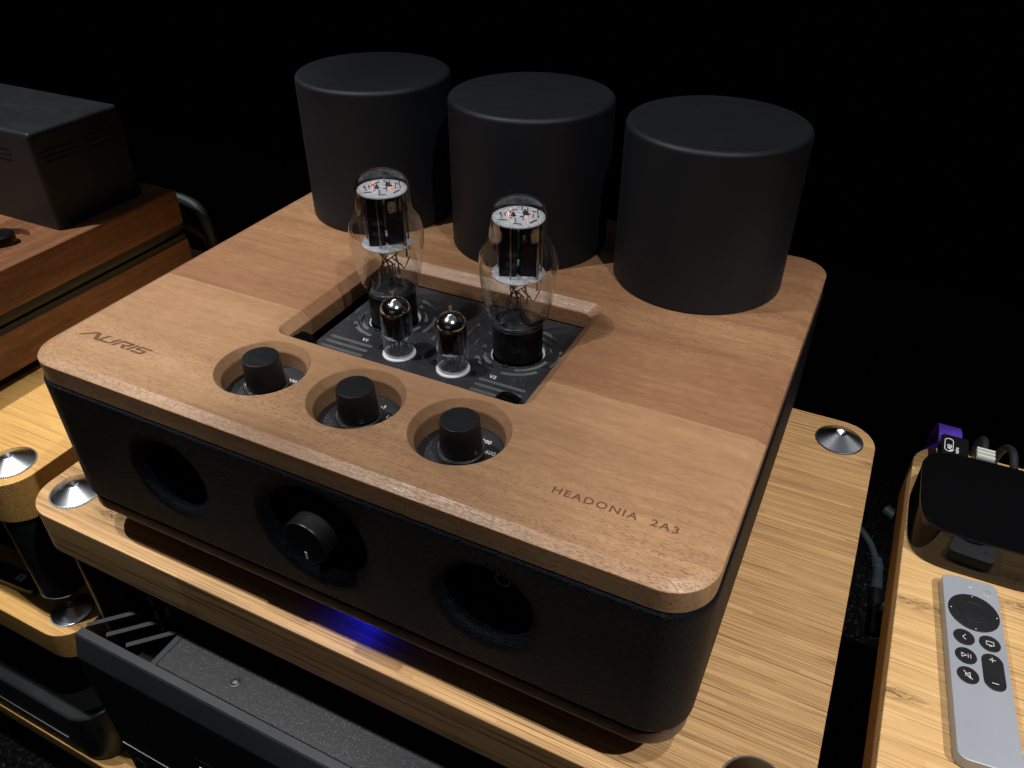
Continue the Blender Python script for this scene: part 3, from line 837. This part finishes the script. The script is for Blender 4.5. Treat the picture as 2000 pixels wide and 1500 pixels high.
def small_tube(label, origin, spin):
    t = Thing('small_vacuum_tube', label, 'vacuum tube', (0, 0, 0), 'small vacuum tubes')
    env = [(6.5, 0.2), (8.9, 0.8), (9.8, 2.2), (9.95, 5), (9.95, 30.5), (9.7, 32.8), (8.8, 35.2), (7.0, 37.2), (4.6, 38.6), (2.7, 39.4), (1.7, 40.2), (1.45, 41.6), (1.5, 43.4), (1.25, 45.4), (0.6, 46.3), (0.01, 46.5)]
    t.add('glass_envelope', G().lathe(env, 56, cap0=True, cap1=False), M_glass, angle=180)
    gp = [(r * 0.955, z) for r, z in ((9.75, 32.0), (9.6, 32.8), (8.7, 35.1), (6.9, 37.0), (4.5, 38.4), (2.6, 39.2), (1.6, 40.0), (1.25, 41.2))]
    t.add('getter_film', G().lathe([(9.7, 19.5), (9.75, 24), (9.75, 30.1), (9.4, 31.9)], 56, cap0=False, cap1=False), M_film_low, angle=180)
    t.add('glass_nib', G().lathe([(1.3, 40.6), (1.15, 42), (1.2, 43.6), (0.95, 45.2), (0.3, 45.9)], 24), M_chrome)
    t.add('getter_mirror', G().lathe(gp, 56, cap0=False, cap1=False), M_getter, angle=180)
    def rot(x, y): return (x * cos(spin) - y * sin(spin), x * sin(spin) + y * cos(spin))
    g = G()
    for cx in (-4.1, 4.1):
        lp = [rot(cx + p[0], p[1]) for p in rrect(-3.8, 3.8, -6.4, 6.4, 2.6, 0, 5)]
        g = G().loft([[(x, y, 13.5) for x, y in lp], [(x, y, 29.2) for x, y in lp]])
        t.add('anode_plate', g, M_blackplate)
    t.add('mica_disc', G().lathe([(9.2, 29.3), (9.2, 29.8)], 40), M_blackplate)
    t.add('mica_disc', G().lathe([(8.3, 12.6), (8.3, 13.1)], 40), M_mica)
    g = G()
    for k in range(9):
        a = 2 * pi * (k + 0.5) / 10; g.tube(bez([(5.4 * cos(a), 5.4 * sin(a), 0.9), (5.4 * cos(a), 5.4 * sin(a), 4), (3.6 * cos(a + .3), 4.6 * sin(a + .3), 12.8)], 4), 0.42, 6)
    t.add('pin_wire', g, M_pin, kind='stuff')
    t.add('glass_foot', G().lathe([(8.8, 0.9), (9.0, 2.0), (7.2, 3.1), (2.0, 3.3)], 48), M_glass)
    for x in (-2.0, 3.4):
        p = rot(x, -4.2); t.add('heater_tip', G().tube([(p[0], p[1], 11.0), (p[0], p[1], 12.4)], 0.3, 6), M_filament)
    t.root.location = Vector(origin) * S
small_tube('small silver-domed tube standing alone in the middle, just left of the 2A3 tube', (235.0, 124.0, ZP + 1.1), rad(18))
small_tube('small glass tube with silvered dome, standing in front of the left tall tube', (194.8, 124.0, ZP + 1.1), rad(-10))

# ================================================================== racks
def cone_prof(z, r=17.2, h=7.6):
    return [(r + 0.6, z + 0.05), (r + 0.5, z + 0.9), (r, z + 1.1), (4.6, z + h), (4.3, z + h + 0.15), (3.9, z + h - 0.2), (0.4, z + h - 2.6)]
def add_cone(th, x, y, z, spike=False):
    # each cone has its own origin so that the turned finish is centred on it
    g = G().lathe(cone_prof(0), 72)
    me = to_mesh('cone', g, M_cone, (0, 0, 0), 25)
    ob = th.add('cone_spike', me, None)
    ob.location = (Vector((x, y, z)) - Vector(th.o)) * S
    rg = G().lathe([(18.9, 0.05), (18.9, 0.5), (18.0, 0.6)], 64)
    r2 = bpy.data.objects.new('cone_ring', to_mesh('cone_ring', rg, M_steel)); col.objects.link(r2); r2.parent = ob
    return ob
ZS = -151.2; TH = 40.7
def shelf_prof(z, th): return [(z - th, 1.2), (z - th + 1.0, 0.2), (z - th + 2, 0), (z - 1.5, 0), (z - 0.5, 0.35), (z, 1.2)]

rm = Thing('bamboo_rack', 'bamboo equipment rack in the middle, carrying the wood topped amplifier', 'rack', (215, 180, -655), 'bamboo equipment racks')
rm.add('shelf', slab_g(-70, 500.1, -9.3, 368, 28, shelf_prof(ZS, TH), 14), M_bamboo)
for x, y in ((471.9, 339.8), (-41.8, 18.9), (471.9, 18.9), (-41.8, 339.8)):
    add_cone(rm, x, y, ZS)
    rm.add('column', G().lathe([(19.4, -560), (20, -559), (20, -194), (19.5, -192)], 40, (x, y, 0)), M_satin)
    rm.add('column_foot', G().lathe([(5, -600), (6, -562), (20, -561), (20, -560.2)], 32, (x, y, 0)), M_matt)
rm.add('shelf', slab_g(-70, 500.1, -9.3, 368, 28, shelf_prof(-600, 30), 10), M_bamboo)

rl = Thing('bamboo_rack', 'bamboo equipment rack at the left edge, carrying the walnut turntable box', 'rack', (-300, 180, -655), 'bamboo equipment racks')
rl.add('shelf', slab_g(-560, -88.6, -8.6, 368, 28, shelf_prof(ZS, TH), 14), M_bamboo_l)
add_cone(rl, -115.2, 19.0, ZS)
rl.add('column', G().lathe([(20.4, -289), (20.9, -288.2), (20.9, -194), (20, -192)], 48, (-116, 16, 0)), M_box)
rl.add('column_ring', G().lathe([(20.2, -290.6), (21.2, -290.2), (21.2, -289.2), (20.4, -288.9)], 48, (-116, 16, 0)), M_steel)
rl.add('spike', G().lathe([(0.6, -314), (3.8, -306), (4.6, -303), (4.6, -298), (3.6, -297), (3.6, -290.8)], 24, (-117, 12, 0)), M_chrome)
rl.add('shelf', slab_g(-560, -91.5, -17.8, 360, 28, shelf_prof(-327, 33), 14), M_bamboo_l)
add_cone(rl, -118, 11, -327)
rl.add('column', G().lathe([(20.4, -548.8), (20.9, -548), (20.9, -362), (20, -361)], 32, (-112, 70, 0)), M_satin)
rl.add('shelf', slab_g(-560, -76, -27.6, 360, 24, shelf_prof(-549, 22), 10), M_bamboo_l)
rl.add('leg', G().lathe([(14, -654.5), (14, -571)], 24, (-120, 60, 0)), M_satin)

rr_ = Thing('bamboo_rack', 'bamboo equipment rack at the right edge, carrying the glossy streaming box and silver remote', 'rack', (760, 180, -655), 'bamboo equipment racks')
rr_.add('shelf', slab_g(528.4, 1090, -9.3, 368, 28, shelf_prof(ZS, TH), 14), M_bamboo_r)
rr_.add('column', G().lathe([(19.4, -654), (20, -653), (20, -194), (19.5, -192)], 32, (640, 60, 0)), M_satin)

# ================================================================== left walnut unit with black cover
tt = Thing('walnut_box', 'dark walnut box with black groove and tall black cover on the left rack', 'audio unit', (-400, 180, -151))
tt.add('lower_case', slab_g(-640, -208, 24, 320, 3, [(-141, 0.4), (-140.4, 0), (-104.6, 0), (-104, 0.6)], 4), M_walnut)
tt.add('groove', slab_g(-636, -211.5, 28, 317, 3, [(-104.2, 0), (-86.0, 0)], 4), M_satin)
tt.add('groove_strip', slab_g(-639, -209.0, 25, 319, 3, [(-91.8, 0), (-86.2, 0)], 4), M_case)
tt.add('groove_strip', slab_g(-639, -209.0, 25, 319, 3, [(-103.8, 0), (-98.4, 0)], 4), M_case)
tc = [to_mesh('c', G().lathe([(22, -56), (22, -45)], 56, (-263, 163, 0)), M_walnut, flat=True)]
um = boolean(to_mesh('u', slab_g(-640, -208, 24, 320, 3, [(-86.2, 0.4), (-85.6, 0), (-53.0, 0), (-50.6, 1.2), (-50, 3.6)], 4), M_walnut, flat=True), tc)
um.transform(T(-Vector(tt.o) * S)); um.materials.clear(); um.materials.append(M_walnut)
um.polygons.foreach_set('material_index', [0] * len(um.polygons))
tt.add('upper_case', smooth_mesh(um, 28), None)
tt.add('dial', G().lathe([(13, -56), (13.4, -51), (13.0, -46), (11.5, -44.6), (9.5, -45.4), (8.5, -45.4)], 48, (-266, 161, 0)), M_satin)
tt.add('plinth', slab_g(-630, -216, 40, 310, 3, [(-151.1, 0), (-141.1, 0)], 4), M_matt)
cov = tt.add('black_cover', slab_g(-640, -228.5, 197, 296, 4.0, [(-49.9, 0.3), (-49.4, 0), (36.5, 0), (39.2, 0.9), (40.4, 2.2), (40.9, 4.2)], 6), M_box)
for zz in (12.5, 17.5, 22.5):
    tt.add('vent_slot', G().box(-380, -262 + (22 - zz) * .3, 196.7, 196.99, zz - 0.5, zz + 0.5), M_matt, parent=cov)
    for ya, yb_ in ((205, 240), (246, 290)):
        tt.add('vent_slot', G().box(-228.49, -228.2, ya, yb_, zz - 0.5, zz + 0.5), M_matt, parent=cov)

# cables behind the walnut unit
top('cable', G().tube(bez([(-300, 322, -84), (-262, 345, -78), (-236, 352, -80), (-216, 352, -92), (-212, 354, -130), (-215, 356, -200)], 8), 6.0, 10), M_teal, 'dull green cable arching out behind the walnut box', 'cable', group='cables behind the walnut box')
top('cable', G().tube(bez([(-262, 322, -88), (-240, 340, -104), (-222, 352, -122), (-218, 356, -160), (-220, 360, -210)], 8), 4.0, 10), M_red, 'dark red cable dropping behind the walnut box', 'cable', group='cables behind the walnut box')

# ================================================================== black power unit under the middle shelf
pa = Thing('black_power_unit', 'black metal unit with slanted grille slots and pebbled top, under the middle shelf', 'audio unit', (200, 150, -560))
XL, XR = -10.5, 470
def prof_yz(pts, x0, x1):
    return G().loft([[(x0, y, z) for y, z in pts], [(x1, y, z) for y, z in pts]])
pa.add('front_panel', prof_yz([(-33.6, -234.4), (-39.4, -234.8), (-40.6, -236.0), (-46.0, -254.5), (-46.4, -258), (-46.4, -560), (-34, -560), (-33.6, -240)], XL, XR), M_case, angle=20)
pa.add('case_body', G().box(XL + 6, XR - 4, -33.4, 300, -560, -300), M_matt)
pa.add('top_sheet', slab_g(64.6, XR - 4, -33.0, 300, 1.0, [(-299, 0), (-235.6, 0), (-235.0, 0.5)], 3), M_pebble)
gr = G()
def bar(x0, y0, x1, y1, w, z0=-236.2, z1=-235.0):
    d = Vector((x1 - x0, y1 - y0, 0)).normalized(); nn = Vector((-d.y, d.x, 0)) * w / 2
    lp = [(x0 + nn.x, y0 + nn.y), (x0 - nn.x, y0 - nn.y), (x1 - nn.x, y1 - nn.y), (x1 + nn.x, y1 + nn.y)]
    return G().loft([[(x, y, z0) for x, y in lp], [(x, y, z1) for x, y in lp]])
for k in range(3):
    x0 = -9.4 + 20.6 * k
    pa.add('grille_bar', bar(x0, -30.4, x0 + 40 * 1.0, -30.4 + 40 * 1.02, 3.8), M_case)
pa.add('grille_frame', bar(62.0, -33.2, 62.0, 60, 4.8), M_case)
ws = pa.add('window_frame', G().box(-9.6, 140, -46.75, -46.3, -376.5, -374.5), M_steel)
pa.add('display_window', G().box(-9.6, 140, -46.7, -46.2, -470, -377), M_gloss)
pa.add('window_print', local(text_mesh('POWER', 4.2, T((-2, -46.75, -396)) @ R(90, 'X'), mat=M_faint), pa.o), None)
pa.add('front_notch', G().box(88, 150, -46.7, -46.2, -332, -322), M_matt)
pa.add('front_strip', G().box(90, 150, -47.2, -46.75, -336.5, -333.0), M_steel)
me = to_mesh('screw', G().loft([[(r * cos(2 * pi * k / 28), r * sin(2 * pi * k / 28), z) for k in range(28)] for r, z in ((4.6, 0), (4.5, .5), (3.8, .8), (3.4, .5), (2.8, 1.2), (1.3, 1.7), (1.2, .7))]), M_screw)
ob = pa.add('top_screw', me, None); ob.location = (Vector((126.3, -18.1, -235.0)) - Vector(pa.o)) * S

# ================================================================== lower left unit
lu = Thing('rounded_black_unit', 'glossy black unit with rounded corners on the lowest shelf of the left rack', 'audio unit', (-320, 100, -600))
lu.add('case', slab_g(-520, -121, -26.4, 50, 30, [(-548.6, 3), (-547, 0.6), (-544, 0), (-478, 0), (-474.5, 0.8), (-473, 2.6)], 14), M_unit)
lu.add('front_strip', G().box(-420, -170, -26.9, -26.3, -528, -523), M_steel)  # thin metal strip, makes a pale band across the front

bu = Thing('added_dark_block', 'added black block darkening the space behind the small remote on the second shelf of the left rack', 'audio unit', (-360, 150, -327))  # unseen block, added to keep this unlit part of the shelf black
bu.add('case', slab_g(-550, -172, 34, 330, 4, [(-322, 0.5), (-321, 0), (-236, 0), (-235, 0.8)], 4), M_matt)
for x_, y_ in ((-530, 60), (-200, 60), (-530, 300), (-200, 300)):
    bu.add('foot', G().lathe([(12, -327), (12, -322)], 20, (x_, y_, 0)), M_matt)

# small remote lying on the left rack's second shelf
sr = Thing('small_black_remote', 'small black remote with a pale blue sticker on the second shelf of the left rack', 'remote', (-200, 20, -327))
sr.root.rotation_euler = (0, 0, rad(4))
g = G().loft([[(x, y, z) for x, y, _ in rrect(-288, -163, 2, 19, 4, 0, 5, ins)] for z, ins in ((-326.9, 1.5), (-325, 0), (-317.5, 0), (-316, 1.5))])
srb = sr.add('case', g, M_satin)
sr.add('sticker', G().box(-187.5, -178.5, 6.5, 14, -316.05, -315.7), M_sticker)
sr.add('sticker_mark', local(text_mesh('K', 5.2, T((-184.8, 8.3, -315.6)), mat=M_matt), sr.o), None)

# ================================================================== streaming box on the right rack
sb = Thing('streaming_box', 'glossy black rounded streaming box at the right edge, behind the silver remote', 'media player', (574.5, 275, ZS))
def sq(z, a, b, e, n=80, cx=577.5, cy=273.5, rot=rad(1.5)):
    out = []
    for k in range(n):
        t_ = 2 * pi * k / n; c, s_ = cos(t_), sin(t_)
        x = a * (abs(c) ** (2 / e)) * (1 if c > 0 else -1); y = b * (abs(s_) ** (2 / e)) * (1 if s_ > 0 else -1)
        out.append((cx + x * cos(rot) - y * sin(rot), cy + x * sin(rot) + y * cos(rot), z))
    return out
sb.add('case', G().loft([sq(ZS + 0.2, 46.5, 43.5, 4.4), sq(ZS + 1.2, 48.2, 45.2, 4.4), sq(ZS + 2.6, 48.6, 45.6, 4.4), sq(ZS + 31.4, 48.6, 45.6, 4.4), sq(ZS + 32.6, 48.2, 45.2, 4.4), sq(ZS + 33.1, 47.2, 44.2, 4.4)]), M_gloss, angle=40)

# ================================================================== silver remote
RX, RY, RA = 575.4, 149.3, rad(5.7)
rem = Thing('silver_remote', 'slim silver remote with round black click ring lying on the right bamboo shelf', 'remote', (0, 0, 0))
rem.root.location = Vector((RX, RY, ZS)) * S; rem.root.rotation_euler = (0, 0, RA)
hw, hl = 16.6, 68.0
rem.add('body', slab_g(-hw, hw, -hl, hl, 5.5, [(0.15, 1.2), (0.9, 0.2), (1.8, 0), (8.1, 0), (8.9, 0.25), (9.2, 0.8)], 8), M_remote)
def disc_b(cx, cy, r, z0=9.0, z1=9.65, mat=M_button, nm='button', n=48):
    return rem.add(nm, G().lathe([(r - 0.05, z0), (r, z0 + 0.2), (r, z1 - 0.25), (r - 0.3, z1)], n, (cx, cy, 0)), mat)
ring = disc_b(0.2, 38.6, 14.9, nm='click_ring')
cp = rem.add('click_centre', G().lathe([(8.3, 9.5), (8.3, 9.95), (7.9, 10.05), (7.4, 9.85)], 48, (0.2, 38.6, 0)), M_button)
for a in (0, 90, 180, 270):
    rem.add('ring_dot', G().lathe([(0.36, 9.6), (0.36, 9.72)], 10, (0.2 + 13.2 * cos(rad(a)), 38.6 + 13.2 * sin(rad(a)), 0)), M_print, parent=ring)
def icon(polys, nm='icon', parent=None):
    g = G()
    for pts, w, closed in polys:
        P_ = [(x, y, 9.74) for x, y in pts]
        if closed: P_.append(P_[0])
        for a_, b_ in zip(P_[:-1], P_[1:]): g.tube([a_, b_], w, 4)
    rem.add(nm, g, M_print, parent=parent)
b = disc_b(-7.1, 16.6, 6.05); icon([([(-6.2, 18.6), (-8.0, 16.6), (-6.2, 14.6)], 0.2, False)], parent=b)
b = disc_b(7.3, 16.6, 6.05); icon([([(5.2, 18.0), (9.4, 18.0), (9.4, 15.3), (5.2, 15.3)], 0.2, True), ([(6.5, 14.6), (8.1, 14.6)], 0.2, False)], parent=b)
b = disc_b(-7.1, 2.4, 6.05); icon([([(-9.6, 3.9), (-9.6, 0.9), (-7.0, 2.4)], 0.2, True), ([(-6.0, 3.9), (-6.0, 0.9)], 0.2, False), ([(-4.6, 3.9), (-4.6, 0.9)], 0.2, False)], parent=b)
b = disc_b(-7.1, -11.7, 6.05); icon([([(-8.6, -11.0), (-8.6, -12.6), (-7.6, -12.6), (-6.0, -13.8), (-6.0, -9.8), (-7.6, -11.0)], 0.2, True), ([(-9.4, -9.2), (-4.9, -14.4)], 0.22, False)], parent=b)
vb = rem.add('volume_rocker', G().loft([rrect(7.3 - 6.0, 7.3 + 6.0, -17.6, 8.9, 5.95, z, 8, i) for z, i in ((9.0, 0.05), (9.4, 0), (9.6, 0.3))]), M_button)
icon([([(5.5, 4.2), (9.1, 4.2)], 0.22, False), ([(7.3, 6.0), (7.3, 2.4)], 0.22, False), ([(5.5, -12.6), (9.1, -12.6)], 0.22, False)], parent=vb)
pw = disc_b(10.4, 59.6, 3.5, 9.0, 9.35, M_remote, 'power_button')
g = G().tube([(10.4 + 1.5 * cos(rad(a)), 59.6 + 1.5 * sin(rad(a)), 9.42) for a in range(130, 412, 20)], 0.17, 4); g.tube([(10.4, 59.8, 9.42), (10.4, 61.6, 9.42)], 0.17, 4)
rem.add('icon', g, M_void, parent=pw)
rem.add('microphone_slot', G().box(-0.9, 0.9, 60.0, 60.5, 9.1, 9.28), M_print)

# ================================================================== cables at the back of the box
pc = Thing('purple_flat_cable', 'flat purple cable with a black plug behind the streaming box', 'cable', (549, 335, ZS))
pc.add('plug', slab_g(541.8, 560.6, 321, 347, 1.6, [(-137, 0.8), (-136, 0), (-124, 0), (-123, 0.8)], 4), M_satin)
# flat cable as swept ribbon
path = bez([(548.5, 342, -129), (547.5, 356, -126), (546.5, 368, -132), (546, 376, -150), (545.5, 380, -190), (545, 384, -260)], 6)
loops = []
for i, p in enumerate(path):
    q = Vector(path[min(i + 1, len(path) - 1)]) - Vector(path[max(i - 1, 0)]); q.normalize()
    side = Vector((1, 0, 0)); nn = side.cross(q).normalized(); p = Vector(p)
    loops.append([tuple(p + side * a * 8.2 + nn * b_ * 1.6) for a, b_ in ((-1, -1), (1, -1), (1, 1), (-1, 1))])
pc.add('ribbon', G().loft(loops), M_purple)
pc.add('plug_print', local(text_mesh('wire', 4.2, T((553.6, 324.6, -122.9)) @ R(90, 'Z'), mat=M_print, bold=0.03), pc.o), None)
g = G().tube([(x, y, -122.8) for x, y, _ in rrect(543.8, 549.6, 325, 341, 2.8, 0, 5)] + [(549.6, 327.8, -122.8)], 0.28, 5)
pc.add('plug_print', g, M_print)
pc.add('plug_print', local(text_mesh('AEI', 4.4, T((548.6, 327.6, -122.9)) @ R(90, 'Z'), mat=M_print, bold=0.05), pc.o), None)

nc = Thing('network_cable', 'dark cable with shiny chrome plug behind the streaming box, middle of three', 'cable', (571, 335, ZS))
pl = nc.add('plug', slab_g(565.6, 579.4, 320, 342, 0.8, [(-137, 0.4), (-136, 0), (-125.6, 0), (-124.6, 0.5)], 3), M_plug)
for y in (331, 335.5, 339.6):
    nc.add('plug_rib', G().box(566.4, 578.6, y - 0.9, y + 0.9, -124.7, -122.9), M_plug_rib, parent=pl)
nc.add('boot', G().tube(bez([(572.3, 341, -130), (572.2, 352, -126), (571.6, 362, -131), (571, 368, -150), (570.6, 370, -220)], 6), [3.0] * 25, 14), M_boot)
top('power_cable', G().tube(bez([(592.5, 316, -130), (592.2, 330, -127), (590, 344, -122), (586.5, 356, -130), (585, 362, -155), (584, 364, -230)], 6), 2.9, 14), M_boot, 'plain dark grey power lead behind the streaming box, rightmost of three', 'cable')

# cables down in the gap between the middle and right racks
gc = Thing('hanging_cable', 'blue-grey cable with a thicker sleeve hanging in the gap beside the middle rack', 'cable', (560, 620, -520))
gc.add('cord', G().tube(bez([(528, 672, -522), (547, 648, -518), (559.7, 629.6, -519), (566, 614, -520), (570, 600, -521)], 8), 4.6, 12), M_blue_cable)
gc.add('sleeve', G().tube(bez([(569.3, 606, -520), (572.6, 590, -520), (573.6, 572, -521), (574.4, 556, -523)], 8), [7.6] * 8 + [6.6] * 8 + [7.6] * 9, 14), M_blue_cable)
gc.add('plug', G().tube([(574.4, 556, -523), (577, 535, -528), (580, 500, -540)], 9.0, 14), M_satin)
top('cable_end', G().tube([(572, 710, -520), (586, 701, -521), (600, 692, -523)], 7.5, 12), M_blue_cable, 'short blue-grey cable end poking out beside the right rack', 'cable')
top('cable_tie', G().tube([(579.4, 508.5, -505), (586, 524, -503)], 3.2, 8), simple('pale_plastic', (0.35, 0.36, 0.36), 0.5), 'small pale cable tie low in the gap beside the right rack', 'cable tie')
